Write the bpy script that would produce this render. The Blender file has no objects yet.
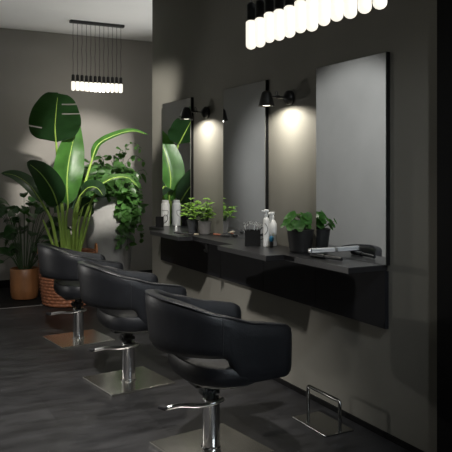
import bpy, bmesh, math, random
from mathutils import Vector, Matrix
R = math.radians
PI = math.pi
random.seed(7)
scene = bpy.context.scene
COL = scene.collection
Z = Vector((0, 0, 1))

# ------------------------------------------------------------------ camera
CAM = Vector((-2.305, 0.0, 1.35))
YAW = R(27.2)
FPX = 684.0
FW = Vector((math.sin(YAW), math.cos(YAW), 0))
RT = Vector((math.cos(YAW), -math.sin(YAW), 0))
HORIZON = 171.0
cd = bpy.data.cameras.new('camera')
cam = bpy.data.objects.new('camera', cd)
COL.objects.link(cam)
cam.location = CAM
cam.rotation_euler = (R(90), 0, -YAW)
cd.sensor_width = 36
cd.lens = FPX / 452 * 36
cd.shift_y = -(226 - HORIZON) / 452
cd.clip_start = 0.05
scene.camera = cam


def W(px, py, y):
    """Point of the room seen at that spot of the photo, at depth y along the wall."""
    d = FW + RT * ((px - 226) / FPX) + Z * ((HORIZON - py) / FPX)
    return CAM + d * (y / d.y)


# ------------------------------------------------------------------ materials
def mat(name, color, rough=0.5, metal=0.0, noise=0.0, nscale=8.0, bump=0.0, bscale=60.0, spec=0.5,
        emit=None, estr=0.0, trans=0.0, coat=0.0, stretch=None):
    m = bpy.data.materials.new(name)
    m.use_nodes = True
    nt = m.node_tree
    b = nt.nodes['Principled BSDF']
    b.inputs['Base Color'].default_value = (*color, 1)
    b.inputs['Roughness'].default_value = rough
    b.inputs['Metallic'].default_value = metal
    b.inputs['Specular IOR Level'].default_value = spec
    b.inputs['Coat Weight'].default_value = coat
    b.inputs['Transmission Weight'].default_value = trans
    if emit:
        b.inputs['Emission Color'].default_value = (*emit, 1)
        b.inputs['Emission Strength'].default_value = estr
    tc = nt.nodes.new('ShaderNodeTexCoord')
    mp = nt.nodes.new('ShaderNodeMapping')
    nt.links.new(tc.outputs['Object'], mp.inputs['Vector'])
    if stretch:
        mp.inputs['Scale'].default_value = stretch
    if noise:
        n = nt.nodes.new('ShaderNodeTexNoise')
        n.inputs['Scale'].default_value = nscale
        n.inputs['Detail'].default_value = 6
        nt.links.new(mp.outputs['Vector'], n.inputs['Vector'])
        r = nt.nodes.new('ShaderNodeValToRGB')
        r.color_ramp.elements[0].position = 0.3
        r.color_ramp.elements[1].position = 0.7
        r.color_ramp.elements[0].color = (*[c * (1 - noise) for c in color], 1)
        r.color_ramp.elements[1].color = (*[min(1, c * (1 + noise)) for c in color], 1)
        nt.links.new(n.outputs['Fac'], r.inputs['Fac'])
        nt.links.new(r.outputs['Color'], b.inputs['Base Color'])
    if bump:
        n2 = nt.nodes.new('ShaderNodeTexNoise')
        n2.inputs['Scale'].default_value = bscale
        n2.inputs['Detail'].default_value = 4
        nt.links.new(mp.outputs['Vector'], n2.inputs['Vector'])
        bp = nt.nodes.new('ShaderNodeBump')
        bp.inputs['Strength'].default_value = bump
        bp.inputs['Distance'].default_value = 0.01
        nt.links.new(n2.outputs['Fac'], bp.inputs['Height'])
        nt.links.new(bp.outputs['Normal'], b.inputs['Normal'])
    return m


def leaf_mat(name, color, rough=0.38, var=0.35, thin=0.35):
    m = mat(name, color, rough, noise=var, nscale=9, bump=0.15, bscale=45)
    nt = m.node_tree
    b = nt.nodes['Principled BSDF']
    out = [n for n in nt.nodes if n.type == 'OUTPUT_MATERIAL'][0]
    t = nt.nodes.new('ShaderNodeBsdfTranslucent')
    t.inputs['Color'].default_value = (min(1, color[0] * 1.6), min(1, color[1] * 1.7), color[2] * 0.7, 1)
    mx = nt.nodes.new('ShaderNodeMixShader')
    mx.inputs['Fac'].default_value = thin
    nt.links.new(b.outputs['BSDF'], mx.inputs[1])
    nt.links.new(t.outputs['BSDF'], mx.inputs[2])
    nt.links.new(mx.outputs['Shader'], out.inputs['Surface'])
    return m


def floor_mat():
    m = mat('dark vinyl planks', (0.03, 0.029, 0.029), 0.42, spec=0.4)
    nt = m.node_tree
    b = nt.nodes['Principled BSDF']
    tc = nt.nodes.new('ShaderNodeTexCoord')
    mp = nt.nodes.new('ShaderNodeMapping')
    mp.inputs['Rotation'].default_value = (0, 0, R(0))
    nt.links.new(tc.outputs['Object'], mp.inputs['Vector'])
    br = nt.nodes.new('ShaderNodeTexBrick')
    br.inputs['Scale'].default_value = 1.0
    br.inputs['Brick Width'].default_value = 0.95
    br.inputs['Row Height'].default_value = 0.46
    br.inputs['Mortar Size'].default_value = 0.0016
    br.inputs['Bias'].default_value = 0.0
    br.inputs['Color1'].default_value = (0.0145, 0.0145, 0.0155, 1)
    br.inputs['Color2'].default_value = (0.0235, 0.0235, 0.0245, 1)
    br.inputs['Mortar'].default_value = (0.006, 0.006, 0.006, 1)
    nt.links.new(mp.outputs['Vector'], br.inputs['Vector'])
    mp2 = nt.nodes.new('ShaderNodeMapping')
    mp2.inputs['Scale'].default_value = (1.2, 4.0, 1)
    nt.links.new(tc.outputs['Object'], mp2.inputs['Vector'])
    n = nt.nodes.new('ShaderNodeTexNoise')
    n.inputs['Scale'].default_value = 3.0
    n.inputs['Detail'].default_value = 8
    n.inputs['Roughness'].default_value = 0.65
    nt.links.new(mp2.outputs['Vector'], n.inputs['Vector'])
    mr = nt.nodes.new('ShaderNodeMapRange')
    mr.inputs['From Min'].default_value = 0.3
    mr.inputs['From Max'].default_value = 0.7
    mr.inputs['To Min'].default_value = 0.45
    mr.inputs['To Max'].default_value = 1.65
    nt.links.new(n.outputs['Fac'], mr.inputs['Value'])
    mx = nt.nodes.new('ShaderNodeMix')
    mx.data_type = 'RGBA'
    mx.blend_type = 'MULTIPLY'
    mx.inputs[0].default_value = 1
    nt.links.new(br.outputs['Color'], mx.inputs[6])
    nt.links.new(mr.outputs['Result'], mx.inputs[7])
    nt.links.new(mx.outputs[2], b.inputs['Base Color'])
    mr2 = nt.nodes.new('ShaderNodeMapRange')
    mr2.inputs['To Min'].default_value = 0.34
    mr2.inputs['To Max'].default_value = 0.6
    nt.links.new(n.outputs['Fac'], mr2.inputs['Value'])
    nt.links.new(mr2.outputs['Result'], b.inputs['Roughness'])
    bp = nt.nodes.new('ShaderNodeBump')
    bp.inputs['Strength'].default_value = 0.25
    bp.inputs['Distance'].default_value = 0.004
    nt.links.new(n.outputs['Fac'], bp.inputs['Height'])
    nt.links.new(bp.outputs['Normal'], b.inputs['Normal'])
    return m


M = {}
M['wall'] = mat('taupe plaster', (0.205, 0.199, 0.172), 0.85, noise=0.05, nscale=2.0, bump=0.06, bscale=90, spec=0.25)
M['backwall'] = mat('grey taupe plaster', (0.27, 0.257, 0.237), 0.85, noise=0.06, nscale=1.6, bump=0.06, bscale=90, spec=0.25)
M['ceiling'] = mat('white ceiling paint', (0.75, 0.75, 0.74), 0.9, noise=0.03, nscale=1.2)
M['floor'] = floor_mat()
M['blackpaint'] = mat('matt black paint', (0.006, 0.006, 0.006), 0.75, noise=0.1, nscale=6, spec=0.15)
M['blacktop'] = mat('black worktop laminate', (0.015, 0.015, 0.016), 0.32, noise=0.15, nscale=30, spec=0.5)
M['panel'] = mat('charcoal panel laminate', (0.008, 0.0085, 0.011), 0.65, noise=0.1, nscale=12, spec=0.25)
M['leather'] = mat('black leather', (0.0075, 0.0083, 0.0102), 0.42, noise=0.12, nscale=20, bump=0.10, bscale=240, spec=0.38)
M['stitch'] = mat('dark stitched seam', (0.008, 0.008, 0.009), 0.6, noise=0.1)
M['chrome'] = mat('polished chrome', (0.72, 0.72, 0.72), 0.10, metal=1, noise=0.03, nscale=20)
M['steel'] = mat('brushed steel plate', (0.80, 0.79, 0.73), 0.24, metal=1, noise=0.06, nscale=40, stretch=(1, 12, 1))
M['blackmetal'] = mat('black powder coated metal', (0.010, 0.010, 0.010), 0.42, noise=0.1, nscale=30)
M['gunmetal'] = mat('dark chrome bar', (0.28, 0.28, 0.27), 0.22, metal=1, noise=0.05)
M['mirror'] = mat('mirror glass', (0.80, 0.83, 0.85), 0.0, metal=1, noise=0.004, nscale=1)
M['bulb'] = mat('lit frosted bulb', (0.9, 0.9, 0.88), 0.4, noise=0.02, emit=(1.0, 0.94, 0.80), estr=1.08)
M['downlight'] = mat('lit bulb face', (0.9, 0.9, 0.88), 0.4, noise=0.02, emit=(1.0, 0.92, 0.78), estr=3.0)
M['white'] = mat('white plastic', (0.72, 0.72, 0.70), 0.3, noise=0.02, nscale=20)
M['silver'] = mat('brushed aluminium', (0.75, 0.75, 0.74), 0.28, metal=1, noise=0.05, nscale=60)
M['paleplastic'] = mat('pale silver plastic', (0.62, 0.62, 0.62), 0.3, noise=0.03, nscale=30)
M['blue'] = mat('blue label', (0.015, 0.13, 0.24), 0.4, noise=0.08)
M['terra'] = mat('rust brown ceramic', (0.24, 0.105, 0.04), 0.45, noise=0.30, nscale=6, bump=0.2, bscale=25, stretch=(1, 1, 0.4))
M['concrete'] = mat('grey concrete', (0.34, 0.335, 0.325), 0.85, noise=0.14, nscale=5, bump=0.2, bscale=70, spec=0.3)
M['potgrey'] = mat('grey clay pot', (0.11, 0.105, 0.10), 0.75, noise=0.12, nscale=25, bump=0.1)
M['potdark'] = mat('dark slate pot', (0.035, 0.037, 0.04), 0.6, noise=0.12, nscale=25, bump=0.1)
M['potblack'] = mat('matt black pot', (0.010, 0.010, 0.010), 0.55, noise=0.12, nscale=25)
M['soil'] = mat('dark soil', (0.028, 0.018, 0.011), 0.95, noise=0.5, nscale=60, bump=0.9, bscale=120)
M['wicker'] = mat('red brown wicker', (0.25, 0.095, 0.045), 0.55, noise=0.35, nscale=30, bump=0.2, bscale=90)
M['tan'] = mat('tan leather strap', (0.42, 0.17, 0.06), 0.5, noise=0.15)
M['lf_big'] = leaf_mat('glossy dark green leaf', (0.022, 0.070, 0.018), 0.33)
M['lf_bright'] = leaf_mat('fresh green leaf', (0.050, 0.150, 0.026), 0.36)
M['lf_edge'] = leaf_mat('pale green leaf', (0.10, 0.20, 0.06), 0.35)
M['lf_dark'] = leaf_mat('shaded green leaf', (0.014, 0.042, 0.014), 0.40)  # darker leaf green, shade of turned-away blades put into the colour
M['lf_vine'] = leaf_mat('vine leaf', (0.060, 0.15, 0.036), 0.36, var=0.75)
M['lf_lime'] = leaf_mat('lime herb leaf', (0.17, 0.33, 0.04), 0.45, var=0.75)
M['lf_round'] = leaf_mat('bright round leaf', (0.045, 0.15, 0.025), 0.42, var=0.4)
M['stem'] = mat('pale green stalk', (0.28, 0.42, 0.08), 0.45, noise=0.3, nscale=5, stretch=(1, 1, 0.3))
M['stemdark'] = mat('green stalk', (0.03, 0.06, 0.02), 0.5, noise=0.3, nscale=8)
M['redwood'] = mat('reddish wooden handle', (0.22, 0.07, 0.035), 0.4, noise=0.2, nscale=40)
M['cream'] = mat('cream comb', (0.55, 0.48, 0.36), 0.4, noise=0.05)
M['trim'] = mat('grey metal edge', (0.16, 0.16, 0.155), 0.5, noise=0.05)
M['frame'] = mat('grey window frame', (0.20, 0.20, 0.20), 0.5, noise=0.05)
M['glass'] = mat('window glass', (0.95, 0.97, 0.98), 0.02, trans=1.0, noise=0.003)


# ------------------------------------------------------------------ mesh helpers
def obj(name, bm, m, parent=None, smooth=True, loc=None, flat_deg=38):
    me = bpy.data.meshes.new(name)
    bmesh.ops.recalc_face_normals(bm, faces=bm.faces)
    bm.to_mesh(me)
    bm.free()
    if smooth:
        for p in me.polygons:
            p.use_smooth = True
        try:
            me.set_sharp_from_angle(angle=R(flat_deg))
        except Exception:
            pass
    if m:
        me.materials.append(M[m] if isinstance(m, str) else m)
    o = bpy.data.objects.new(name, me)
    COL.objects.link(o)
    if loc is not None:
        o.location = loc
    if parent:
        o.parent = parent
    return o


def leafobj(name, bm, m, parent=None):
    me = bpy.data.meshes.new(name)
    bm.to_mesh(me)
    bm.free()
    for p in me.polygons:
        p.use_smooth = True
    me.materials.append(M[m])
    o = bpy.data.objects.new(name, me)
    COL.objects.link(o)
    if parent:
        o.parent = parent
    return o


def tag(o, label=None, cat=None, group=None, kind=None):
    if label:
        o['label'] = label
    if cat:
        o['category'] = cat
    if group:
        o['group'] = group
    if kind:
        o['kind'] = kind
    return o


def thing(name, label, cat, loc=(0, 0, 0), rz=0.0, group=None):
    o = bpy.data.objects.new(name, None)
    COL.objects.link(o)
    o.location = loc
    o.rotation_euler = (0, 0, rz)
    o.empty_display_size = 0.1
    return tag(o, label, cat, group)


def copy_tree(o, parent=None):
    c = o.copy()
    COL.objects.link(c)
    if parent:
        c.parent = parent
    for ch in list(o.children):
        copy_tree(ch, c)
    return c


def box(bm, x0, x1, y0, y1, z0, z1, bev=0.0, mtx=None):
    r = bmesh.ops.create_cube(bm, size=1)
    vs = r['verts']
    for v in vs:
        v.co = Vector(((x0 + x1) / 2 + v.co.x * (x1 - x0), (y0 + y1) / 2 + v.co.y * (y1 - y0), (z0 + z1) / 2 + v.co.z * (z1 - z0)))
    if bev:
        es = list({e for v in vs for e in v.link_edges})
        rr = bmesh.ops.bevel(bm, geom=es, offset=bev, segments=2, affect='EDGES', profile=0.5)
        vs = list({v for f in rr['faces'] for v in f.verts} | {v for v in vs if v.is_valid})
    if mtx:
        for v in vs:
            v.co = mtx @ v.co
    return vs


def bxm(x0, x1, y0, y1, z0, z1, bev=0.0):
    bm = bmesh.new()
    box(bm, x0, x1, y0, y1, z0, z1, bev)
    return bm


def lathe(bm, prof, seg=32, mtx=None, cap=True, sx=1.0, sy=1.0):
    rings = []
    for (r, z) in prof:
        ring = []
        for i in range(seg):
            a = 2 * PI * i / seg
            p = Vector((r * math.cos(a) * sx, r * math.sin(a) * sy, z))
            ring.append(bm.verts.new(mtx @ p if mtx else p))
        rings.append(ring)
    for k in range(len(rings) - 1):
        for i in range(seg):
            j = (i + 1) % seg
            bm.faces.new((rings[k][i], rings[k][j], rings[k + 1][j], rings[k + 1][i]))
    if cap:
        bm.faces.new(list(reversed(rings[0])))
        bm.faces.new(rings[-1])
    return rings


def tube(bm, pts, r, seg=10, cap=True):
    pts = [Vector(p) for p in pts]
    n = len(pts)
    rad = r if isinstance(r, (list, tuple)) else [r] * n
    prev = None
    rings = []
    for i, p in enumerate(pts):
        t = (pts[min(i + 1, n - 1)] - pts[max(i - 1, 0)])
        t.normalize()
        if prev is None:
            u = t.orthogonal().normalized()
        else:
            u = prev - t * prev.dot(t)
            if u.length < 1e-6:
                u = t.orthogonal()
            u.normalize()
        prev = u
        w = t.cross(u)
        rings.append([bm.verts.new(p + (u * math.cos(2 * PI * k / seg) + w * math.sin(2 * PI * k / seg)) * rad[i]) for k in range(seg)])
    for i in range(n - 1):
        for k in range(seg):
            j = (k + 1) % seg
            bm.faces.new((rings[i][k], rings[i][j], rings[i + 1][j], rings[i + 1][k]))
    if cap:
        bm.faces.new(list(reversed(rings[0])))
        bm.faces.new(rings[-1])


def spline(ctrl, n):
    """Catmull-Rom through the control points."""
    c = [Vector(p) for p in ctrl]
    if len(c) == 2:
        return [c[0].lerp(c[1], i / (n - 1)) for i in range(n)]
    P = [c[0] * 2 - c[1]] + c + [c[-1] * 2 - c[-2]]
    out = []
    segs = len(c) - 1
    for i in range(n):
        t = i / (n - 1) * segs
        k = min(int(t), segs - 1)
        t -= k
        p0, p1, p2, p3 = P[k], P[k + 1], P[k + 2], P[k + 3]
        out.append(0.5 * ((2 * p1) + (p2 - p0) * t + (2 * p0 - 5 * p1 + 4 * p2 - p3) * t * t + (3 * p1 - p0 - 3 * p2 + p3) * t ** 3))
    return out


def add_leaf(bm, ctrl, width, normal, n=14, fold=0.25, power=0.75, tipsharp=0.55, splits=(), wave=0.0, rows=4):
    """Leaf blade along a midrib; width profile, V fold, optional torn slits (side, u0, u1)."""
    pts = spline(ctrl, n)
    normal = Vector(normal).normalized()
    mid = []
    for i, p in enumerate(pts):
        u = i / (n - 1)
        t = (pts[min(i + 1, n - 1)] - pts[max(i - 1, 0)]).normalized()
        side = t.cross(normal)
        if side.length < 1e-4:
            side = t.orthogonal()
        side.normalize()
        nn = side.cross(t).normalized()
        w = width * 0.5 * (math.sin(PI * min(1, u ** tipsharp)) ** power if 0 < u < 1 else 0.0)
        w = max(w, 0.0008)
        row = {}
        for s in (-1, 1):
            for k in range(1, rows + 1):
                f = k / rows
                off = side * (s * w * f * math.cos(fold)) + nn * (w * f * math.sin(fold) * (1 - 0.35 * f))
                off += nn * (wave * math.sin(u * 19 + s * 1.3) * f * f)
                off += t * (w * 0.25 * f)     # blade veins run forward
                row[s * k] = bm.verts.new(p + off)
        row[0] = bm.verts.new(p)
        mid.append(row)
    for i in range(n - 1):
        um = (i + 0.5) / (n - 1)
        for k in range(-rows, rows):
            s = -1 if k < 0 else 1
            outer = abs(k + 0.5) / rows
            if any(sp[0] == s and sp[1] <= um <= sp[2] and outer > sp[3] for sp in splits):
                continue
            bm.faces.new((mid[i][k], mid[i][k + 1], mid[i + 1][k + 1], mid[i + 1][k]))


def small_leaf(bm, base, direction, normal, length, width, fold=0.2, curl=0.15, heart=False):
    d = Vector(direction).normalized()
    nrm = Vector(normal)
    nrm = (nrm - d * nrm.dot(d))
    if nrm.length < 1e-4:
        nrm = d.orthogonal()
    nrm.normalize()
    side = d.cross(nrm).normalized()
    prof = [(0.0, 0.02), (0.12, 0.62 if heart else 0.35), (0.35, 1.0), (0.6, 0.85), (0.82, 0.45), (1.0, 0.02)]
    rows = []
    for (u, w) in prof:
        c = Vector(base) + d * (u * length) - nrm * (curl * length * u * u)
        back = -d * (0.10 * length) if heart and 0 < u < 0.2 else Vector((0, 0, 0))
        hw = w * width * 0.5
        rows.append((bm.verts.new(c - side * hw + nrm * hw * math.sin(fold) + back), bm.verts.new(c), bm.verts.new(c + side * hw + nrm * hw * math.sin(fold) + back)))
    for a, b in zip(rows[:-1], rows[1:]):
        bm.faces.new((a[0], a[1], b[1], b[0]))
        bm.faces.new((a[1], a[2], b[2], b[1]))


def round_leaf(bm, c, normal, r, cup=0.15):
    nrm = Vector(normal).normalized()
    u = nrm.orthogonal().normalized()
    u = Matrix.Rotation(random.uniform(0, 2 * PI), 3, nrm) @ u
    v = nrm.cross(u)
    cen = bm.verts.new(Vector(c) - nrm * cup * r)
    seg = 14
    rings = []
    for f in (0.5, 1.0):
        ring = []
        for i in range(seg):
            a = 2 * PI * i / seg
            rr = r * f * (1 + 0.07 * math.cos(5 * a)) * (0.72 if i == 0 and f == 1.0 else 1)
            ring.append(bm.verts.new(Vector(c) + (u * math.cos(a) + v * math.sin(a)) * rr - nrm * cup * r * (1 - f * f)))
        rings.append(ring)
    for i in range(seg):
        j = (i + 1) % seg
        bm.faces.new((cen, rings[0][i], rings[0][j]))
        bm.faces.new((rings[0][i], rings[1][i], rings[1][j], rings[0][j]))


# ------------------------------------------------------------------ setting
H = 3.0
YB = 8.2          # back wall
XL = -3.4
XR = 2.2
YF = -2.2
struct = lambda name, bm, m, **k: tag(obj(name, bm, m, smooth=False, **k), kind='structure')
struct('floor', bxm(XL - 0.2, XR + 0.2, YF - 0.2, YB + 0.2, -0.1, 0), 'floor')
struct('ceiling', bxm(XL - 0.2, XR + 0.2, YF - 0.2, YB + 0.2, H, H + 0.1), 'ceiling')
struct('wall_back', bxm(XL - 0.2, XR + 0.2, YB, YB + 0.2, 0, H), 'backwall')
struct('wall_partition', bxm(0, 0.16, 2.25, 5.99, 0, H), 'wall')
struct('wall_pilaster', bxm(-0.03, 0.3, 0.9, 2.328, 0, H), 'blackpaint')
struct('wall_right', bxm(XR, XR + 0.2, YF, YB, 0, H), 'wall')
WX0, WX1, WZ0, WZ1 = -1.3, 1.1, 0.9, 2.5
struct('wall_left', bxm(XL - 0.2, XL, YF, YB, 0, H), 'backwall')
bm = bmesh.new()
box(bm, XL, WX0, YF - 0.2, YF, 0, H)
box(bm, WX1, XR, YF - 0.2, YF, 0, H)
box(bm, WX0, WX1, YF - 0.2, YF, 0, WZ0)
box(bm, WX0, WX1, YF - 0.2, YF, WZ1, H)
struct('wall_front', bm, 'wall')
bm = bmesh.new()
for a in ((WX0, WX0 + 0.06, WZ0, WZ1), (WX1 - 0.06, WX1, WZ0, WZ1), (WX0 + 0.06, WX1 - 0.06, WZ0, WZ0 + 0.06), (WX0 + 0.06, WX1 - 0.06, WZ1 - 0.06, WZ1)):
    box(bm, a[0], a[1], YF - 0.14, YF - 0.06, a[2], a[3])
wf = struct('added_window', bm, 'frame')  # added unseen window behind the camera, lets fill reach the chair arms
obj('pane', bxm(WX0 + 0.06, WX1 - 0.06, YF - 0.104, YF - 0.098, WZ0 + 0.06, WZ1 - 0.06), 'glass', wf, smooth=False)
struct('baseboard_partition', bxm(-0.012, 0, 2.328, 5.99, 0, 0.028), 'blackpaint')
struct('baseboard_back', bxm(XL, XR, YB - 0.015, YB, 0.002, 0.09), 'blackpaint')
struct('trim_1', bxm(XL, XR, 6.955, 6.98, 0, 0.003), 'trim')
struct('trim_2', bxm(XL, XR, 6.98, YB, 0, 0.002), 'blackpaint')
FS = 0.0035

# ------------------------------------------------------------------ worktop, panel, mirrors
WT = 0.876
bm = bmesh.new()
outline = [(-0.001, 2.70), (-0.245, 2.70), (-0.245, 3.295), (-0.361, 3.295), (-0.361, 3.90), (-0.245, 3.90),
           (-0.245, 4.53), (-0.361, 4.53), (-0.361, 5.10), (-0.225, 5.10), (-0.225, 5.48), (-0.001, 5.72)]
lo = [bm.verts.new((x, y, WT - 0.03)) for x, y in outline]
hi = [bm.verts.new((x, y, WT)) for x, y in outline]
bm.faces.new(lo)
bm.faces.new(hi)
for i in range(len(outline)):
    j = (i + 1) % len(outline)
    bm.faces.new((lo[i], lo[j], hi[j], hi[i]))
bmesh.ops.bevel(bm, geom=[e for e in bm.edges if abs(e.verts[0].co.z - e.verts[1].co.z) < 1e-6], offset=0.003, segments=2, affect='EDGES')
wtop = tag(obj('worktop', bm, 'blacktop', smooth=False), 'long black stepped worktop shelf running along the wall under the mirrors', 'worktop')
pan = thing('wall_panel', 'dark charcoal panel fixed on wall directly below the black worktop', 'panel', (0, 4.2, 0.555))
PZ = WT - 0.031 - 0.555
for (y0, y1) in ((2.69, 3.30), (3.302, 3.90), (3.902, 4.53), (4.532, 5.10), (5.102, 5.72)):
    obj('panel_board', bxm(-0.024, -0.001, y0 - 4.2, y1 - 4.2, 0, PZ, 0.001), 'panel', pan, smooth=False)
bm = bmesh.new()
mt = Matrix.Translation((-0.235, 4.32, WT - 0.03))
box(bm, -0.004, 0.06, -0.018, 0.018, -0.004, 0, 0.001, mt)
box(bm, -0.006, 0.004, -0.018, 0.018, -0.062, -0.004, 0.001, mt)
tube(bm, [mt @ Vector(p) for p in ((0.0, 0, -0.058), (-0.012, 0, -0.064), (-0.02, 0, -0.058), (-0.022, 0, -0.045))], 0.004)
obj('hook', bm, 'blackpaint', wtop)

MT = 1.947
mir_lab = ['tall wall mirror nearest to the camera, behind hair straighteners', 'middle tall wall mirror, between the two black wall sconces', 'farthest tall wall mirror reflecting a large green plant leaf']
mproto = None
for i, yc in enumerate((2.985, 4.175, 5.365)):
    if mproto is None:
        mproto = thing('wall_mirror', '', 'mirror', (0, yc, WT + 0.001), 0, 'tall mirrors on the wall')
        obj('backing_board', bxm(-0.022, -0.001, -0.305, 0.305, 0, MT - WT, 0.001), 'blackpaint', mproto, smooth=False)
        obj('mirror_glass', bxm(-0.027, -0.0225, -0.303, 0.303, 0.001, MT - WT - 0.002), 'mirror', mproto, smooth=False)
        mm = mproto
    else:
        mm = copy_tree(mproto)
    mm.location = (0, yc, WT + 0.001)
    mm['label'] = mir_lab[i]

# ------------------------------------------------------------------ sconces
def sconce():
    t = thing('wall_sconce', '', 'wall lamp', (0, 0, 0), 0, 'black wall sconces')
    Rx = Matrix.Rotation(-PI / 2, 4, 'Y')
    bm = bmesh.new()
    lathe(bm, [(0.044, 0.001), (0.046, 0.006), (0.046, 0.02), (0.043, 0.03), (0.030, 0.042), (0.018, 0.05), (0.012, 0.052)], 28, Rx)
    obj('wall_plate', bm, 'blackmetal', t)
    bm = bmesh.new()
    tube(bm, [(-0.045, 0, 0), (-0.13, 0, 0), (-0.150, 0, -0.002)], 0.0065)
    lathe(bm, [(0.006, -0.012), (0.011, -0.010), (0.011, 0.010), (0.006, 0.012)], 14, Matrix.Translation((-0.095, 0, 0)) @ Rx)
    obj('arm', bm, 'blackmetal', t)
    bm = bmesh.new()
    tube(bm, [(-0.098, 0, 0.004), (-0.098, 0, 0.03), (-0.106, 0, 0.037), (-0.113, 0, 0.03), (-0.113, 0, 0.004)], 0.0025, 8)
    obj('cable_loop', bm, 'blackmetal', t)
    bm = bmesh.new()
    o = Matrix.Translation((-0.178, 0, 0))
    lathe(bm, [(0.002, 0.034), (0.016, 0.033), (0.026, 0.027), (0.032, 0.014), (0.042, -0.024), (0.050, -0.058), (0.0515, -0.060),
               (0.0485, -0.058), (0.040, -0.024), (0.030, 0.010), (0.022, 0.020), (0.002, 0.023)], 32, o)
    obj('lamp_shade', bm, 'blackmetal', t)
    bm = bmesh.new()
    lathe(bm, [(0.004, 0.0), (0.012, -0.004), (0.033, -0.026), (0.040, -0.042), (0.036, -0.052), (0.020, -0.057), (0.002, -0.058)], 24, o)
    obj('bulb', bm, 'downlight', t)
    return t


sc0 = sconce()
scs = []
for i, (y, z, lab) in enumerate(((3.60, 1.805, 'black cone wall sconce between nearest and middle mirrors'),
                                 (4.80, 1.805, 'black cone wall sconce between middle and farthest mirrors'))):
    s = sc0 if i == 0 else copy_tree(sc0)
    s.location = (0, y, z)
    s['label'] = lab
    scs.append(s)

# ------------------------------------------------------------------ pendants
def pendant(label, loc, rz, pitch, n, zb, blen, brad, jitter):
    """Ceiling bar, cables, sockets, lit tube bulbs; bulbs end at height zb."""
    t = thing('pendant_lamp', label, 'pendant lamp', (loc[0], loc[1], H), rz, 'black bar pendants with many tube bulbs')
    L = pitch * (n - 1) + 0.07
    obj('ceiling_bar', bxm(-L / 2, L / 2, -0.03, 0.03, -0.03, 0, 0.004), 'blackmetal', t, smooth=False)
    drop = zb - H
    for k in range(n):
        x = (k - (n - 1) / 2) * pitch
        dz = jitter * random.uniform(-1, 1)
        zt = drop + blen + dz
        ln = -0.03 - (zt + 0.05)
        a = random.uniform(0, 6)
        bm = bmesh.new()
        tube(bm, [(x + 0.004 * math.sin(a + q * 2.1) * math.sin(PI * q / 8), 0.003 * math.cos(a + q) * math.sin(PI * q / 8), -0.03 - ln * q / 8) for q in range(9)], 0.0024, 8)
        cb = obj('cable', bm, 'blackmetal', t)
        bm = bmesh.new()
        r = brad
        lathe(bm, [(0.004, zt + 0.065), (r * 0.6, zt + 0.06), (r * 0.82, zt + 0.052), (r * 0.82, zt - 0.012), (r * 0.7, zt - 0.013)], 18, Matrix.Translation((x, 0, 0)))
        obj('socket', bm, 'blackmetal', t)
        bm = bmesh.new()
        prof = [(r * 0.6, zt - 0.013), (r, zt - 0.02), (r, drop + dz + r * 0.9)]
        for q in range(1, 6):
            aa = q / 6 * PI / 2
            prof.append((r * math.cos(aa), drop + dz + r * 0.9 * (1 - math.sin(aa))))
        prof.append((0.001, drop + dz))
        lathe(bm, prof, 14, Matrix.Translation((x, 0, 0)))
        obj('bulb', bm, 'bulb', t)
    return t


pendant('far black bar pendant with tube bulbs above the planters by back wall', (-0.10, 7.42), 0, 0.0495, 12, 2.23, 0.115, 0.021, 0.002)
pendant('near black bar pendant with large glowing tube bulbs, cut by photo top', (-0.885, 2.115), PI / 2, 0.0755, 12, 1.865, 0.135, 0.0225, 0.006)

# ------------------------------------------------------------------ salon chair
def seat_mesh(hx, hy, z0, z1, dome, ex=3.2):
    bm = bmesh.new()
    seg = 48
    prof = [(0.55, z0), (0.86, z0 + 0.004), (0.955, z0 + 0.02), (0.995, z0 + 0.045), (1.0, z0 + 0.6 * (z1 - z0)), (0.99, z1 - 0.016), (0.972, z1 - 0.004), (0.945, z1 + 0.0),
            (0.7, z1 + dome * 0.45), (0.4, z1 + dome * 0.85), (0.12, z1 + dome)]
    rings = []
    for (f, z) in prof:
        ring = []
        for i in range(seg):
            a = 2 * PI * i / seg
            c, s = math.cos(a), math.sin(a)
            rr = (abs(c) ** ex + abs(s) ** ex) ** (-1 / ex)
            ring.append(bm.verts.new((c * rr * hx * f, s * rr * hy * f, z)))
        rings.append(ring)
    for k in range(len(rings) - 1):
        for i in range(seg):
            j = (i + 1) % seg
            bm.faces.new((rings[k][i], rings[k][j], rings[k + 1][j], rings[k + 1][i]))
    bm.faces.new(list(reversed(rings[0])))
    bm.faces.new(rings[-1])
    return bm


def lerp_tab(tab, x):
    if x <= tab[0][0]:
        return tab[0][1]
    for (a, va), (b, vb) in zip(tab[:-1], tab[1:]):
        if x <= b:
            t = (x - a) / (b - a)
            t = t * t * (3 - 2 * t) * 0.35 + t * 0.65
            return va + (vb - va) * t
    return tab[-1][1]


TOP = [(-0.33, 0.792), (-0.25, 0.772), (-0.08, 0.712), (0.08, 0.668), (0.28, 0.638)]
BOT = [(-0.33, 0.526), (-0.25, 0.522), (-0.2, 0.519), (-0.06, 0.516), (-0.035, 0.50), (-0.012, 0.45), (0.012, 0.408), (0.10, 0.392), (0.28, 0.398)]


def band_path(t):
    """t in [-1,1]: from one arm's front end round the back to the other's; returns x, y, outward normal."""
    A, B, CX = 0.264, 0.278, -0.018
    arm = 0.312
    arc = PI * 0.3
    tot = arm * 2 + arc
    s = abs(t) * tot / 2
    sg = -1 if t < 0 else 1
    if s <= arc / 2:
        a = PI - (s / (arc / 2)) * PI / 2
        x, y = CX + A * math.cos(a), B * math.sin(a)
        n = Vector((math.cos(a) / A, math.sin(a) / B, 0)).normalized()
    else:
        d = s - arc / 2
        x, y = CX + d, B - 0.10 * d * d
        n = Vector((0.2 * d, 1, 0)).normalized()
    return x, y * sg, Vector((n.x, n.y * sg, 0))


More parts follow.
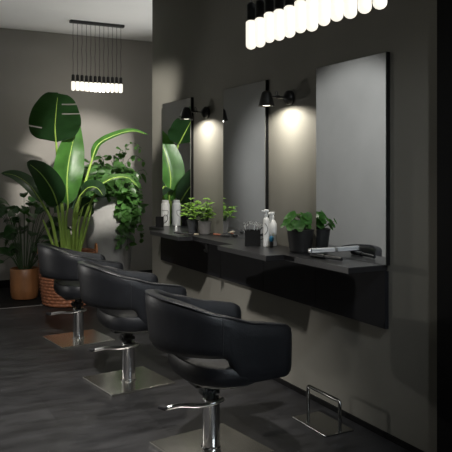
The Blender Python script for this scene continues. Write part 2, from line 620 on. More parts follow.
def band_mesh():
    bm = bmesh.new()
    N = 150
    ns = 28
    th = 0.028
    rings = []
    for i in range(N + 1):
        t = -1 + 2 * i / N
        x, y, n = band_path(t)
        zt, zb = lerp_tab(TOP, x), lerp_tab(BOT, x)
        endd = (1 - abs(t)) * 0.73          # metres from the arm's end
        k = 1.0
        kt = 1.0
        if endd < 0.05:
            q = 1 - endd / 0.05
            k = math.sqrt(max(0.0, 1 - q * q * 0.999))
            kt = max(0.12, k)
        hz = (zt - zb) / 2
        cz = (zt + zb) / 2
        cut = 0.05 * (1 - k)
        hh = max(hz - cut, 0.01)
        ring = []
        for q in range(ns):
            a = 2 * PI * q / ns
            c, s = math.cos(a), math.sin(a)
            ex = 11
            rr = (abs(c) ** ex + abs(s) ** ex) ** (-1 / ex)
            # stretched rounded rectangle: corners stay round
            u = max(-1, min(1, c * rr))
            v = max(-1, min(1, s * rr))
            oz = v * hh
            on = u * th * kt * (1 - 0.22 * abs(v) ** 9)
            flare = 0.10 * (oz) * max(0.15, -n.x)
            p = Vector((x, y, cz + oz)) + n * (on + flare)
            ring.append(bm.verts.new(p))
        rings.append(ring)
    for i in range(N):
        for q in range(ns):
            r2 = (q + 1) % ns
            bm.faces.new((rings[i][q], rings[i][r2], rings[i + 1][r2], rings[i + 1][q]))
    bm.faces.new(list(reversed(rings[0])))
    bm.faces.new(rings[-1])
    return bm


def seam_pts(t, off=0.0005):
    x, y, n = band_path(t)
    zt, zb = lerp_tab(TOP, x), lerp_tab(BOT, x)
    hz, cz = (zt - zb) / 2, (zt + zb) / 2
    out = []
    for q in range(13):
        v = -0.92 + 1.84 * q / 12
        oz = v * hz
        on = 0.028 * (1 - 0.22 * abs(v) ** 9) + off
        out.append(Vector((x, y, cz + oz)) + n * (on + 0.10 * oz * max(0.15, -n.x)))
    return out


def make_chair():
    t = thing('salon_chair', '', 'chair', (0, 0, 0), R(-2.5), 'black leather salon chairs facing the mirrors')
    b = obj('backrest', band_mesh(), 'leather', t, flat_deg=60)
    for s in (-1, 1):
        bm = bmesh.new()
        tube(bm, seam_pts(0.53 * s), 0.0016, 6)
        obj('seam', bm, 'stitch', b)
    rim = []
    for q in range(101):
        tt = -0.935 + 1.87 * q / 100
        x, y, n = band_path(tt)
        zt, zb = lerp_tab(TOP, x), lerp_tab(BOT, x)
        oz = (zt - zb) / 2
        rim.append(Vector((x, y, zt - 0.006)) + n * (0.0205 + 0.10 * oz * max(0.15, -n.x)))
    bm = bmesh.new()
    tube(bm, rim, 0.0055, 8)
    obj('highlight_bead', bm, 'leather', b)  # added tube that catches a highlight line along the rim
    bm = seat_mesh(0.195, 0.302, 0.364, 0.470, 0.006, 2.5)
    for v in bm.verts:
        v.co.x += 0.012
    obj('seat', bm, 'leather', t, flat_deg=30)
    bm = bmesh.new()
    for s in (-1, 1):
        box(bm, -0.02, 0.16, s * 0.245 - 0.03, s * 0.245 + 0.03, 0.405, 0.445, 0.008)
    box(bm, -0.13, 0.15, -0.13, 0.13, 0.345, 0.364, 0.006)
    obj('seat_frame', bm, 'blackmetal', t)
    bm = bmesh.new()
    lathe(bm, [(0.022, 0.255), (0.022, 0.30), (0.03, 0.302), (0.03, 0.325), (0.05, 0.33), (0.05, 0.346)], 20)
    box(bm, -0.055, 0.035, -0.028, 0.028, 0.272, 0.292, 0.003)
    box(bm, -0.045, -0.030, -0.034, 0.034, 0.262, 0.305, 0.003)
    for s in (-1, 1):
        tube(bm, [(-0.01, s * 0.034, 0.283), (0.01, s * 0.034, 0.30), (0.012, s * 0.03, 0.33)], 0.006, 8)
    obj('tilt_mechanism', bm, 'blackmetal', t)
    bm = bmesh.new()
    lathe(bm, [(0.050, 0.0125), (0.050, 0.016), (0.044, 0.019), (0.0425, 0.025), (0.0425, 0.225), (0.045, 0.23), (0.045, 0.248), (0.040, 0.254), (0.01, 0.256)], 32)
    obj('pedestal_column', bm, 'chrome', t)
    pl = obj('base_plate', bxm(-0.22, 0.22, -0.22, 0.22, 0.0005, 0.0125, 0.002), 'steel', t, smooth=False)
    pl.rotation_euler = (0, 0, R(10.0))
    bm = bmesh.new()
    pp = spline([(0.055, -0.012, 0.236), (0.0, -0.045, 0.238), (-0.07, -0.02, 0.226), (-0.14, 0.03, 0.222), (-0.19, 0.055, 0.212), (-0.215, 0.064, 0.207)], 22)
    tube(bm, pp, [0.0115] * 18 + [0.0115, 0.0115, 0.0110, 0.010], 10)
    lv = obj('foot_lever', bm, 'silver', t)
    bm = bmesh.new()
    box(bm, -0.024, 0.024, -0.02, 0.02, -0.008, 0.010, 0.005, Matrix.Translation((-0.216, 0.072, 0.210)) @ Matrix.Rotation(R(-65), 4, 'Z'))
    obj('pedal_pad', bm, 'stitch', lv)
    return t


chair0 = make_chair()
ch_spots = [(-0.85, 2.99, 'black leather salon chair nearest to the camera, facing the nearest mirror'),
            (-0.855, 4.19, 'middle black leather salon chair, second of the three along the mirrors'),
            (-0.85, 5.42, 'farthest black leather salon chair, in front of the woven basket')]
for i, (x, y, lab) in enumerate(ch_spots):
    c = chair0 if i == 0 else copy_tree(chair0)
    c.location = (x, y, 0)
    c['label'] = lab

# ------------------------------------------------------------------ footrest
fr = thing('footrest', 'dark chrome footrest frame standing on floor beside the wall', 'footrest', (-0.17, 3.015, 0))
obj('base_plate', bxm(-0.105, 0.075, -0.165, 0.145, 0.0005, 0.009, 0.002), 'gunmetal', fr, smooth=False)
bm = bmesh.new()
pts = [(0, -0.145, 0.009), (0, -0.145, 0.150), (0, -0.142, 0.158), (0, -0.135, 0.162), (0, 0.135, 0.162), (0, 0.142, 0.158), (0, 0.145, 0.150), (0, 0.145, 0.009)]
tube(bm, pts, 0.0095, 12)
obj('foot_bar', bm, 'gunmetal', fr)

# ------------------------------------------------------------------ floor plants
# banana-like plant in a woven basket
BX, BY = -0.555, 6.93
pb = thing('banana_plant', 'tall broad-leaved plant with pale stalks in a woven basket', 'potted plant', (BX, BY, FS))
bm = bmesh.new()
seg = 96
bands, sub = 16, 4
rows = bands * sub
bh, r0, r1 = 0.52, 0.245, 0.285
grid = []
for k in range(rows + 1):
    f = k / rows
    r = r0 + (r1 - r0) * math.sin(f * PI * 0.62) / math.sin(PI * 0.62)
    band = k // sub
    bulge = math.sin(PI * ((k % sub) / sub))
    ring = []
    for i in range(seg):
        a = 2 * PI * i / seg
        wv = 0.016 * bulge * (0.55 + 0.45 * math.cos(a * 24 + (band % 2) * PI))
        ring.append(bm.verts.new(((r - 0.008 + wv) * math.cos(a), (r - 0.008 + wv) * math.sin(a), 0.001 + f * bh)))
    grid.append(ring)
for k in range(rows):
    for i in range(seg):
        j = (i + 1) % seg
        bm.faces.new((grid[k][i], grid[k][j], grid[k + 1][j], grid[k + 1][i]))
bm.faces.new(list(reversed(grid[0])))
inner = [bm.verts.new((v.co.x * 0.92, v.co.y * 0.92, v.co.z)) for v in grid[-1]]
innerb = [bm.verts.new((v.co.x * 0.92, v.co.y * 0.92, v.co.z - 0.08)) for v in grid[-1]]
for i in range(seg):
    j = (i + 1) % seg
    bm.faces.new((grid[-1][i], grid[-1][j], inner[j], inner[i]))
    bm.faces.new((inner[i], inner[j], innerb[j], innerb[i]))
bk = obj('basket', bm, 'wicker', pb, flat_deg=70)
bm = bmesh.new()
tube(bm, [Vector((0.283 * math.cos(a), 0.283 * math.sin(a), 0.522)) for a in [2 * PI * i / 48 for i in range(49)]], 0.012, 8, cap=False)
obj('rim', bm, 'wicker', bk)
for ang in (R(-8), R(172)):
    ca, sa = math.cos(ang), math.sin(ang)
    bm = bmesh.new()
    hp = []
    for q in range(9):
        b_ = PI * q / 8
        lat = 0.055 * math.cos(b_)
        hp.append((0.287 * ca - lat * sa, 0.287 * sa + lat * ca, 0.51 + 0.085 * math.sin(b_)))
    tube(bm, hp, 0.011, 8)
    obj('handle', bm, 'tan', bk)
bm = bmesh.new()
lathe(bm, [(0.002, 0.455), (0.10, 0.462), (0.255, 0.452), (0.255, 0.43)], 32, cap=False)
obj('soil', bm, 'soil', pb)
org = Vector((BX, BY, FS))


def banana_leaf(stalk, ctrl, width, normal, m, **k):
    """stalk and midrib given in room coordinates."""
    bm = bmesh.new()
    add_leaf(bm, [Vector(p) - org for p in ctrl], width, normal, **k)
    lf = leafobj('leaf', bm, m, pb)
    bm = bmesh.new()
    sp = spline([Vector(p) - org for p in stalk], 16)
    rib = spline([Vector(p) - org for p in ctrl], 14)
    tube(bm, sp + rib[1:-1], [0.020 - 0.010 * i / 15 for i in range(16)] + [0.0085 - 0.0065 * i / 12 for i in range(12)], 8)
    obj('stalk', bm, 'stem', lf)
    return lf


WB = lambda px, py, y: W(px, py, y - 0.25)
toCam = (CAM - Vector((BX, BY, 1.4))).normalized()
root = lambda dx, dy: (BX + dx, BY + dy, 0.45)
# A top torn leaf, tip leaning toward the camera
banana_leaf([root(-0.03, 0.0), WB(62, 205, 7.16), WB(58, 165, 7.18), WB(56, 141, 7.10)],
            [WB(56, 142, 7.10), WB(55, 128, 7.0), WB(56, 112, 6.85), WB(58, 93, 6.62)], 0.50, toCam + Vector((0, 0, -0.4)), 'lf_dark',
            n=40, fold=0.12, power=0.36, tipsharp=0.66, splits=((-1, 0.29, 0.32, 0.45), (1, 0.61, 0.64, 0.25), (-1, 0.63, 0.65, 0.5), (1, 0.79, 0.81, 0.3)), wave=0.006)
# B bright upright leaf
banana_leaf([root(0.02, -0.02), WB(66, 228, 7.12), WB(68, 205, 7.10)],
            [WB(68, 205, 7.10), WB(67, 178, 7.08), WB(71, 150, 7.12), WB(78, 122, 7.22)], 0.33, toCam + Vector((0.35, 0, 0.1)), 'lf_bright',
            n=30, fold=0.30, power=0.7, tipsharp=0.75, wave=0.004)
# C broad dark leaf to the left
banana_leaf([root(-0.05, -0.03), WB(60, 225, 7.1), WB(57, 204, 7.06)],
            [WB(58, 206, 7.06), WB(52, 190, 6.98), WB(41, 174, 6.90), WB(27, 162, 6.84)], 0.28, toCam + Vector((0.1, 0, 0.5)), 'lf_dark',
            n=26, fold=0.22, power=0.6, tipsharp=0.7)
# D narrow leaf far left
banana_leaf([root(-0.09, -0.02), WB(52, 222, 7.1), WB(42, 203, 7.1)],
            [WB(42, 203, 7.1), WB(30, 186, 7.2), WB(16, 176, 7.28), WB(1, 173, 7.34)], 0.19, Vector((0.1, -0.8, 0.8)), 'lf_big',
            n=22, fold=0.3, power=0.7, tipsharp=0.7)
# E arching leaf to the right
banana_leaf([root(0.06, -0.02), WB(75, 222, 7.05), WB(83, 190, 6.98), WB(92, 160, 6.92)],
            [WB(92, 160, 6.92), WB(98, 145, 6.89), WB(113, 136, 6.86), WB(132, 131, 6.83), WB(149, 135, 6.82)], 0.105, Vector((-0.25, -0.6, 0.85)), 'lf_bright',
            n=26, fold=0.45, power=0.6, tipsharp=0.7)
# F drooping dark leaf at the middle right
banana_leaf([root(0.05, -0.04), WB(74, 215, 7.0), WB(80, 196, 6.92)],
            [WB(80, 196, 6.92), WB(88, 188, 6.84), WB(97, 188, 6.76), WB(104, 197, 6.70)], 0.22, Vector((-0.1, -0.6, 0.8)), 'lf_dark',
            n=20, fold=0.2, power=0.6)
# G lower dark leaf behind the stalks
banana_leaf([root(0.04, 0.06), WB(74, 230, 7.3), WB(78, 214, 7.32)],
            [WB(78, 216, 7.32), WB(84, 206, 7.30), WB(93, 200, 7.24)], 0.26, toCam, 'lf_dark', n=18, fold=0.15, power=0.6)
# H arching narrow leaf with a pale edge over the planter
banana_leaf([root(0.09, 0.0), WB(84, 222, 7.1), WB(92, 200, 6.95), WB(102, 184, 6.88)],
            [WB(102, 184, 6.88), WB(114, 178, 6.84), WB(128, 178, 6.80), WB(139, 188, 6.78)], 0.11, Vector((-0.2, -0.5, 0.9)), 'lf_edge', n=20, fold=0.35)
# extra bare and rolled stalks
for (a, b_, c_) in (((0.10, 0.0), (88, 222, 7.08), (92, 205, 7.05)), ((-0.10, -0.05), (48, 232, 7.0), (43, 220, 6.95)), ((0.07, -0.06), (78, 228, 6.98), (83, 207, 6.93))):
    bm = bmesh.new()
    sp = spline([Vector(root(*a)) - org, WB(*b_) - org, WB(*c_) - org], 12)
    tube(bm, sp, [0.017 - 0.011 * i / 11 for i in range(12)], 8)
    obj('stalk', bm, 'stem', pb)
bm = bmesh.new()
lathe(bm, [(0.05, 0.445), (0.055, 0.52), (0.045, 0.66), (0.02, 0.75)], 14)
obj('trunk', bm, 'stem', pb)

# plant in the rust brown pot
PX, PY = -0.89, 7.42
pp_ = thing('leafy_plant', 'bushy dark-leaved plant in a rust brown pot at far left', 'potted plant', (PX, PY, FS))
bm = bmesh.new()
lathe(bm, [(0.10, 0.001), (0.128, 0.006), (0.140, 0.03), (0.147, 0.10), (0.150, 0.22), (0.150, 0.315), (0.145, 0.322), (0.138, 0.318), (0.134, 0.27)], 40)
obj('pot', bm, 'terra', pp_)
bm = bmesh.new()
lathe(bm, [(0.001, 0.30), (0.08, 0.302), (0.137, 0.297)], 24, cap=False)
obj('soil', bm, 'soil', pp_)
bmL, bmS = bmesh.new(), bmesh.new()
rng = random.Random(3)
for k in range(64):
    a = rng.uniform(0, 2 * PI)
    out = rng.uniform(0.08, 0.36)
    hgt = rng.uniform(0.42, 1.10)
    s0 = Vector((0.05 * math.cos(a), 0.05 * math.sin(a), 0.3))
    tip = Vector((out * math.cos(a), out * math.sin(a) * 0.8 - 0.04, hgt))
    midp = s0.lerp(tip, 0.55) + Vector((0, 0, 0.08))
    sp = spline([s0, midp, tip], 8)
    tube(bmS, sp, [0.0042 - 0.002 * i / 7 for i in range(8)], 6)
    d = Vector((math.cos(a), math.sin(a), rng.uniform(-0.7, 0.5))).normalized()
    ln = rng.uniform(0.16, 0.29)
    add_leaf(bmL, [tip, tip + d * ln * 0.5 + Vector((0, 0, 0.02)), tip + d * ln + Vector((0, 0, -0.04))], ln * rng.uniform(0.42, 0.6),
             Vector((rng.uniform(-.4, .4), -0.5, 0.8)), n=9, fold=0.25, power=0.7, rows=2, tipsharp=0.6)
leafobj('foliage', bmL, 'lf_big', pp_)
obj('stems', bmS, 'stemdark', pp_)

# tall concrete planter with trailing vine
CX_, CY_ = 0.02, 7.36
pc = thing('vine_planter', 'tall grey concrete planter overflowing with a trailing green vine', 'planter', (CX_, CY_, FS))
bm = bmesh.new()
lathe(bm, [(0.21, 0.001), (0.222, 0.006), (0.262, 0.9), (0.270, 1.055), (0.272, 1.065), (0.265, 1.068), (0.245, 1.066), (0.24, 1.0)], 56)
obj('pot', bm, 'concrete', pc)
bm = bmesh.new()
lathe(bm, [(0.001, 1.03), (0.15, 1.035), (0.24, 1.025)], 32, cap=False)
obj('soil', bm, 'soil', pc)
bmL, bmS = bmesh.new(), bmesh.new()
rng = random.Random(11)
po = Vector((CX_, CY_, FS))


def vine(pts, nleaf, size, rr=rng):
    sp = spline(pts, 16)
    tube(bmS, sp, 0.0028, 6)
    for q in range(nleaf):
        p = sp[min(15, int((q + rr.random()) / nleaf * 15))]
        d = Vector((rr.uniform(-1, 1), rr.uniform(-1.1, 0.4), rr.uniform(-0.9, 0.35))).normalized()
        ln = size * rr.uniform(0.7, 1.3)
        nrm = Vector((rr.uniform(-.5, .5), -0.6 + rr.uniform(-.4, .4), 0.7))
        st = p + d * ln * 0.4
        tube(bmS, [p, st], 0.0015, 5)
        small_leaf(bmL, st, d + Vector((0, 0, -0.25)), nrm, ln, ln * 0.78, fold=rr.uniform(0.05, 0.4), curl=rr.uniform(0, .3), heart=True)


for k in range(110):
    a = rng.uniform(0, 2 * PI)
    ro = rng.uniform(0.05, 0.40)
    hh = rng.uniform(1.12, 1.46) - 0.35 * max(0, ro - 0.18)
    p0 = Vector((0.12 * math.cos(a), 0.12 * math.sin(a), 1.03))
    p2 = Vector((ro * math.cos(a) * 1.2 - 0.08, ro * math.sin(a) - 0.02, hh))
    vine([p0, p0.lerp(p2, 0.6) + Vector((0, 0, 0.08)), p2], 7, 0.10)
# trailing strands
for k in range(15):
    x0 = rng.uniform(0.02, 0.24)
    ybase = -math.sqrt(max(0.0, 0.285 ** 2 - x0 ** 2))
    ln = rng.uniform(0.16, 0.42) * (1 if x0 > 0.05 else 0.7)
    if k in (3, 9):
        ln = 0.56
    p0 = Vector((x0 * 0.6, ybase * 0.6, 1.06))
    p1 = Vector((x0 + 0.01, ybase - 0.015, 1.09))
    p2 = Vector((x0 + rng.uniform(-.02, .05), ybase - 0.05, 1.06 - ln * 0.5))
    p3 = Vector((x0 + rng.uniform(-.06, .05), ybase - 0.045, 1.06 - ln))
    vine([p0, p1, p2, p3], int(9 + ln * 34), 0.072)
for (x0, ln, dx) in ((0.27, 0.50, 0.07), (0.25, 0.3, 0.02), (0.28, 0.22, 0.05)):
    vine([Vector((x0 * 0.7, -0.05, 1.06)), Vector((x0 + 0.01, -0.06, 1.10)), Vector((x0 + 0.03 + dx * 0.5, -0.09, 1.06 - ln * 0.5)), Vector((x0 + dx, -0.09, 1.06 - ln))], int(6 + ln * 22), 0.068)
# airy sprigs that rise above
for (ax, ay, az) in ((0.26, -0.1, 1.66), (0.12, -0.08, 1.58), (0.30, -0.05, 1.52), (-0.1, 0, 1.5), (0.02, -0.1, 1.52)):
    vine([Vector((ax * 0.3, ay * 0.3, 1.03)), Vector((ax * 0.55, ay, az - 0.12)), Vector((ax * 0.9, ay, az)), Vector((ax * 1.3, ay, az - 0.06))], 12, 0.06)
leafobj('foliage', bmL, 'lf_vine', pc)
obj('vine_stems', bmS, 'stemdark', pc)

# ------------------------------------------------------------------ things on the worktop
WZ = WT + 0.0005


def tool_box(name, label, x, y, w, d, h, rz):
    t = thing(name, label, 'tool holder', (x, y, WZ), rz, None)
    bm = bmesh.new()
    th = 0.004
    box(bm, -w / 2, w / 2, -d / 2, d / 2, 0, th)
    box(bm, -w / 2, -w / 2 + th, -d / 2, d / 2, th, h)
    box(bm, w / 2 - th, w / 2, -d / 2, d / 2, th, h)
    box(bm, -w / 2 + th, w / 2 - th, -d / 2, -d / 2 + th, th, h)
    box(bm, -w / 2 + th, w / 2 - th, d / 2 - th, d / 2, th, h)
    obj('holder_box', bm, 'blackpaint', t, smooth=False)
    bm = bmesh.new()
    x1 = w / 2
    tube(bm, spline([(x1 - 0.002, 0, h * 0.98), (x1 + 0.012, 0, h * 1.15), (x1 + 0.030, 0, h * 1.12), (x1 + 0.034, 0, h * 0.75), (x1 + 0.018, 0, h * 0.45), (x1 - 0.001, 0, h * 0.35)], 20), 0.003, 8)
    obj('handle', bm, 'blackmetal', t)
    return t


tool_box('tool_holder', 'black tool holder box with loop handle beside white spray bottles', -0.170, 3.785, 0.098, 0.075, 0.100, R(-28))
tool_box('tool_holder', 'small black holder with loop handle at far end of worktop', -0.150, 5.425, 0.066, 0.06, 0.085, R(-25))
# tools standing in the near holder
for k, (dx, dy, ax, ay, hgt) in enumerate(((-0.025, -0.010, -0.22, 0.1, 0.15), (-0.012, 0.015, -0.10, -0.2, 0.165), (0.0, -0.012, 0.12, 0.1, 0.158), (0.014, 0.012, 0.2, -0.1, 0.15), (0.024, -0.008, 0.28, 0.05, 0.14))):
    bx_, by_ = -0.170 + dx * 0.88, 3.785 + dy + dx * -0.4
    t = thing('styling_scissors', 'thin metal scissors standing in the black box beside white bottles', 'scissors', (bx_, by_, WZ + 0.0045), 0, 'metal tools in the black box')
    bm = bmesh.new()
    tube(bm, [(0, 0, 0.001), (ax * 0.1, ay * 0.1, 0.1), (ax * hgt * 0.75, ay * hgt * 0.75, hgt * 0.8)], 0.0022, 8)
    obj('blade', bm, 'silver', t)
    bm = bmesh.new()
    c = Vector((ax * hgt * 0.75, ay * hgt * 0.75, hgt * 0.8))
    for s in (-1, 1):
        tube(bm, [c + Vector((s * 0.009 + 0.008 * math.cos(a), 0, 0.010 + 0.010 * math.sin(a))) for a in [2 * PI * i / 12 for i in range(13)]], 0.0016, 6, cap=False)
    obj('finger_rings', bm, 'silver', t)

# white bottles by the near holder
b1 = thing('pump_bottle', 'slim white bottle with pump head right of the black tool box', 'bottle', (-0.125, 3.69, WZ))
bm = bmesh.new()
lathe(bm, [(0.017, 0), (0.0195, 0.003), (0.0195, 0.165), (0.018, 0.176), (0.010, 0.184), (0.009, 0.19)], 28)
obj('body', bm, 'white', b1)
bm = bmesh.new()
lathe(bm, [(0.011, 0.1905), (0.011, 0.202), (0.007, 0.204), (0.007, 0.216), (0.015, 0.217), (0.016, 0.228), (0.012, 0.232)], 20)
box(bm, -0.032, 0, -0.006, 0.006, 0.219, 0.228, 0.002)
obj('pump_head', bm, 'white', b1)
bm = bmesh.new()
a0 = math.atan2(CAM.y - 3.69, CAM.x + 0.125)
gp = []
for q in range(15):
    u = q / 14
    a = PI * (1 - u) * 1.0
    gp.append((0.0198, a0 - 0.55 + 1.0 * math.sin(PI * u), 0.075 + 0.075 * u))
tube(bm, [(r_ * math.cos(a_), r_ * math.sin(a_), z_) for (r_, a_, z_) in gp], 0.0018, 6)
obj('printed_mark', bm, 'stitch', b1)
b2 = thing('spray_bottle', 'white bottle with trigger spray head beside black-potted plant', 'bottle', (-0.060, 3.725, WZ), R(200))
bm = bmesh.new()
lathe(bm, [(0.026, 0), (0.029, 0.004), (0.029, 0.12), (0.027, 0.14), (0.018, 0.158), (0.011, 0.166), (0.011, 0.172)], 30)
obj('body', bm, 'white', b2)
bm = bmesh.new()
lathe(bm, [(0.013, 0.1725), (0.013, 0.186), (0.010, 0.188), (0.010, 0.196)], 20)
box(bm, -0.016, 0.034, -0.009, 0.009, 0.194, 0.214, 0.004)
box(bm, 0.034, 0.041, -0.005, 0.005, 0.199, 0.209, 0.002)
tube(bm, [(0.020, 0, 0.195), (0.026, 0, 0.182), (0.022, 0, 0.165)], 0.004, 8)
obj('trigger_head', bm, 'white', b2)
b3 = thing('blue_jar', 'small blue round container in front of the white bottles', 'container', (-0.115, 3.645, WZ))
bm = bmesh.new()
lathe(bm, [(0.010, 0), (0.012, 0.002), (0.012, 0.03), (0.006, 0.034)], 20)
obj('base', bm, 'blackmetal', b3)
bm = bmesh.new()
lathe(bm, [(0.006, 0.034), (0.012, 0.038), (0.015, 0.048), (0.015, 0.056), (0.012, 0.065), (0.004, 0.070)], 20)
obj('blue_top', bm, 'blue', b3)
# white can at the far end
b4 = thing('spray_can', 'tall white spray can at far end of worktop against mirror', 'can', (-0.078, 5.475, WZ))
bm = bmesh.new()
lathe(bm, [(0.034, 0), (0.037, 0.003), (0.037, 0.185), (0.034, 0.194), (0.030, 0.198)], 32)
obj('body', bm, 'white', b4)
bm = bmesh.new()
lathe(bm, [(0.030, 0.1985), (0.030, 0.219), (0.027, 0.222)], 28)
obj('cap', bm, 'white', b4)
bm = bmesh.new()
a0 = math.atan2(CAM.y - 5.475, CAM.x + 0.078)
gp = [(a0 - 0.9 + 1.5 * u, 0.135) for u in [q / 8 for q in range(9)]] + [(a0 + 0.70, 0.125), (a0 + 0.66, 0.105), (a0 + 0.4, 0.09), (a0 + 0.0, 0.082)]
tube(bm, [(0.0372 * math.cos(a_), 0.0372 * math.sin(a_), z_) for (a_, z_) in gp], 0.0018, 6)
obj('printed_mark', bm, 'stitch', b4)
b5 = thing('small_bottle', 'tiny white bottle in front of the white can', 'bottle', (-0.20, 4.95, WZ))
bm = bmesh.new()
lathe(bm, [(0.009, 0), (0.010, 0.002), (0.010, 0.036), (0.006, 0.041)], 18)
obj('body', bm, 'white', b5)
bm = bmesh.new()
lathe(bm, [(0.006, 0.0412), (0.006, 0.054), (0.004, 0.056)], 14)
obj('cap', bm, 'white', b5)


# small potted plants
def pot_plant(name, label, x, y, r, h, potm, leafm, kind, seed, nl, spread, top):
    t = thing(name, label, 'potted plant', (x, y, WZ))
    bm = bmesh.new()
    lathe(bm, [(r * 0.72, 0), (r * 0.78, 0.002), (r * 0.97, h * 0.9), (r, h * 0.97), (r, h), (r * 0.92, h), (r * 0.90, h * 0.88)], 32)
    obj('pot', bm, potm, t)
    bm = bmesh.new()
    lathe(bm, [(0.001, h * 0.93), (r * 0.5, h * 0.94), (r * 0.91, h * 0.91)], 24, cap=False)
    obj('soil', bm, 'soil', t)
    rg = random.Random(seed)
    bl, bs = bmesh.new(), bmesh.new()
    xmax = -0.036 - x     # keep the leaves off the wall and mirror
    for k in range(nl):
        a = rg.uniform(0, 2 * PI)
        o = spread * math.sqrt(rg.random())
        zz = h + (top - h) * (rg.uniform(0.15, 1.0)) * (1 - 0.45 * (o / spread) ** 2)
        p = Vector((o * math.cos(a), o * math.sin(a), zz))
        p.x = min(p.x, xmax - 0.035)
        s0 = Vector((r * 0.35 * math.cos(a), r * 0.35 * math.sin(a), h * 0.93))
        tube(bs, spline([s0, s0.lerp(p, 0.55) + Vector((0, 0, 0.015)), p], 6), 0.0016, 5)
        if kind == 'round':
            rr = rg.uniform(0.018, 0.034)
            p.x = min(p.x, xmax - rr)
            round_leaf(bl, p, Vector((math.cos(a) * 0.7 - 0.35, math.sin(a) * 0.7 - 0.45, 0.75)), rr)
        else:
            for q in range(3):
                d = Vector((math.cos(a + q * 2.1), math.sin(a + q * 2.1), rg.uniform(-0.1, 0.7))).normalized()
                ln = rg.uniform(0.022, 0.04)
                if p.x + d.x * ln > xmax:
                    d.x = -abs(d.x)
                small_leaf(bl, p, d, Vector((-0.2, -0.3, 1)), ln, ln * 0.7, fold=0.25, curl=0.25)
    leafobj('foliage', bl, leafm, t)
    obj('stems', bs, 'stemdark', t)
    return t


pot_plant('herb_plant', 'lime green herb in grey pot beside the middle mirror', -0.100, 4.64, 0.051, 0.098, 'potgrey', 'lf_lime', 'herb', 5, 52, 0.105, 0.275)
pot_plant('herb_plant', 'lime green herb in dark slate pot, left of the grey potted herb', -0.130, 4.785, 0.046, 0.098, 'potdark', 'lf_lime', 'herb', 8, 40, 0.09, 0.27)
rp = pot_plant('round_leaf_plant', 'round-leaved green plant in black pot beside the nearest mirror', -0.086, 3.365, 0.080, 0.132, 'potblack', 'lf_round', 'round', 14, 40, 0.115, 0.235)

# hair tools
hs = thing('hair_straightener', 'silver hair straightener lying nearest to the mirror bottom', 'hair straightener', (-0.034, 3.105, WZ + 0.023), R(177))
bm = bmesh.new()
for s in (-1, 1):
    mtx = Matrix.Translation((0.0, 0, 0.0)) @ Matrix.Rotation(R(s * 0.4), 4, 'Y')
    box(bm, 0.0, 0.150, -0.013, 0.013, 0.0150 if s < 0 else 0.004, 0.0255 if s < 0 else 0.0145, 0.003, mtx)
obj('arms', bm, 'paleplastic', hs)
bm = bmesh.new()
box(bm, 0.148, 0.163, -0.013, 0.013, 0.003, 0.0265, 0.004)
obj('hinge', bm, 'silver', hs)
ci = thing('curling_iron', 'slim black hair iron in front of the silver straightener', 'curling iron', W(343, 258.5, 2.93), 0)
p0 = Vector((-0.165, 3.13, WZ + 0.013))
p1 = Vector((-0.135, 2.90, WZ + 0.013))
ci.location = (p0.x, p0.y, WZ)
dv = p1 - p0
bm = bmesh.new()
tube(bm, [Vector((0, 0, 0.013)), Vector((0, 0, 0.013)) + dv * 0.45], [0.012, 0.013], 14)
obj('handle', bm, 'blackmetal', ci)
bm = bmesh.new()
tube(bm, [Vector((0, 0, 0.013)) + dv * 0.452, Vector((0, 0, 0.013)) + dv * 0.47, Vector((0, 0, 0.013)) + dv], [0.009, 0.0095, 0.009], 14)
obj('barrel', bm, 'blackmetal', ci)


def brush(name, label, p, ang, ln, mh, mhead):
    t = thing(name, label, 'hair brush' if 'brush' in name else 'comb', (p[0], p[1], WZ), ang)
    bm = bmesh.new()
    tube(bm, [(0, 0, 0.012), (ln * 0.3, 0, 0.012), (ln * 0.5, 0, 0.012)], [0.006, 0.008, 0.005], 10)
    obj('handle', bm, mh, t)
    bm = bmesh.new()
    box(bm, ln * 0.5, ln, -0.014, 0.014, 0.008, 0.017, 0.004)
    for i in range(7):
        for j in range(3):
            box(bm, ln * (0.54 + 0.065 * i), ln * (0.54 + 0.065 * i) + 0.0018, -0.009 + j * 0.009 - 0.0009, -0.009 + j * 0.009 + 0.0009, 0.0002, 0.0085)
    obj('brush_head', bm, mhead, t)
    return t


brush('hair_brush', 'hair brush with reddish handle lying below the middle mirror', (-0.10, 4.49), R(-75), 0.17, 'redwood', 'stitch')
brush('hair_brush', 'black hair brush on worktop front edge below the potted herbs', (-0.315, 4.72), R(-62), 0.18, 'stitch', 'stitch')
cm = thing('comb', 'cream comb lying in front of the dark slate pot', 'comb', (-0.245, 4.74, WZ), R(-50))
bm = bmesh.new()
box(bm, 0, 0.14, -0.004, 0.006, 0.0005, 0.006, 0.001)
for i in range(22):
    box(bm, 0.004 + i * 0.006, 0.0075 + i * 0.006, -0.020, -0.004, 0.001, 0.004)
obj('teeth_bar', bm, 'cream', cm, smooth=False)

# ------------------------------------------------------------------ lights
def light(name, kind, loc, energy, color=(1, 1, 1), target=None, **k):
    l = bpy.data.lights.new(name, kind)
    l.energy = energy
    l.color = color
    for a, v in k.items():
        setattr(l, a, v)
    o = bpy.data.objects.new(name, l)
    COL.objects.link(o)
    o.location = loc
    if target is not None:
        d = Vector(target) - Vector(loc)
        o.rotation_euler = d.to_track_quat('-Z', 'Y').to_euler()
    return o


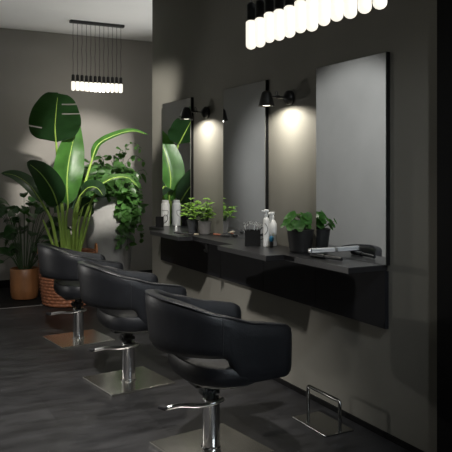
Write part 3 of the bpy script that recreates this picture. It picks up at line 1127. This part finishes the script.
light('ceiling_spot_chairs', 'SPOT', (-1.95, 2.72, 2.92), 560, (1.0, 0.95, 0.90), (-1.75, 4.2, 0.0), spot_size=R(80), spot_blend=0.7, shadow_soft_size=0.06)
light('ceiling_spot_plants', 'SPOT', (-0.75, 3.2, 2.92), 1250, (1.0, 0.95, 0.87), (0.0, 8.2, 1.14), spot_size=R(21.5), spot_blend=0.5, shadow_soft_size=0.04)
light('window_fill', 'AREA', (-0.1, YF - 0.5, 1.75), 50, (0.82, 0.92, 1.0), (-0.3, 3, 1.2), shape='RECTANGLE', size=2.3, size_y=1.5)  # cool fill sent through the added front window
light('far_pendant_glow', 'POINT', (-0.10, 7.42, 2.19), 7, (1.0, 0.95, 0.85), shadow_soft_size=0.05)
light('ceiling_fill', 'SPOT', (1.1, 5.7, 1.0), 150, (1.0, 0.98, 0.94), (0.2, 5.9, 3.0), spot_size=R(92), spot_blend=0.5, shadow_soft_size=0.1)  # added fill hidden beyond the partition to brighten the ceiling
light('arm_fill', 'SPOT', (-0.75, 0.3, 2.8), 160, (0.93, 0.97, 1.0), (-0.8, 3.6, 0.5), spot_size=R(50), spot_blend=0.8, shadow_soft_size=0.08)  # added spot near the camera, brightens the near chair arms
light('low_lamp', 'SPOT', (-3.2, 6.05, 0.75), 44, (1.0, 0.97, 0.92), (0.0, 3.3, 1.35), spot_size=R(62), spot_blend=0.6, shadow_soft_size=0.03)
light('left_wall_fill', 'SPOT', (-0.9, 6.2, 2.92), 430, (0.95, 0.98, 1.0), (-3.4, 7.35, 1.3), spot_size=R(64), spot_blend=0.5, shadow_soft_size=0.06)  # added fill on the left wall so the mirrors reflect brighter grey
for s in scs:
    light('sconce_light', 'SPOT', (s.location.x - 0.178, s.location.y, s.location.z - 0.064), 17, (1.0, 0.94, 0.84), (0.02, s.location.y, 1.2),
          spot_size=R(156), spot_blend=0.4, shadow_soft_size=0.015)

w = bpy.data.worlds.new('world')
scene.world = w
w.use_nodes = True
w.node_tree.nodes['Background'].inputs['Color'].default_value = (0.55, 0.62, 0.7, 1)
w.node_tree.nodes['Background'].inputs['Strength'].default_value = 0.3

scene.view_settings.view_transform = 'Standard'
scene.view_settings.look = 'None'
scene.view_settings.exposure = 0.0
scene.view_settings.gamma = 1.0
scene.view_settings.use_curve_mapping = False
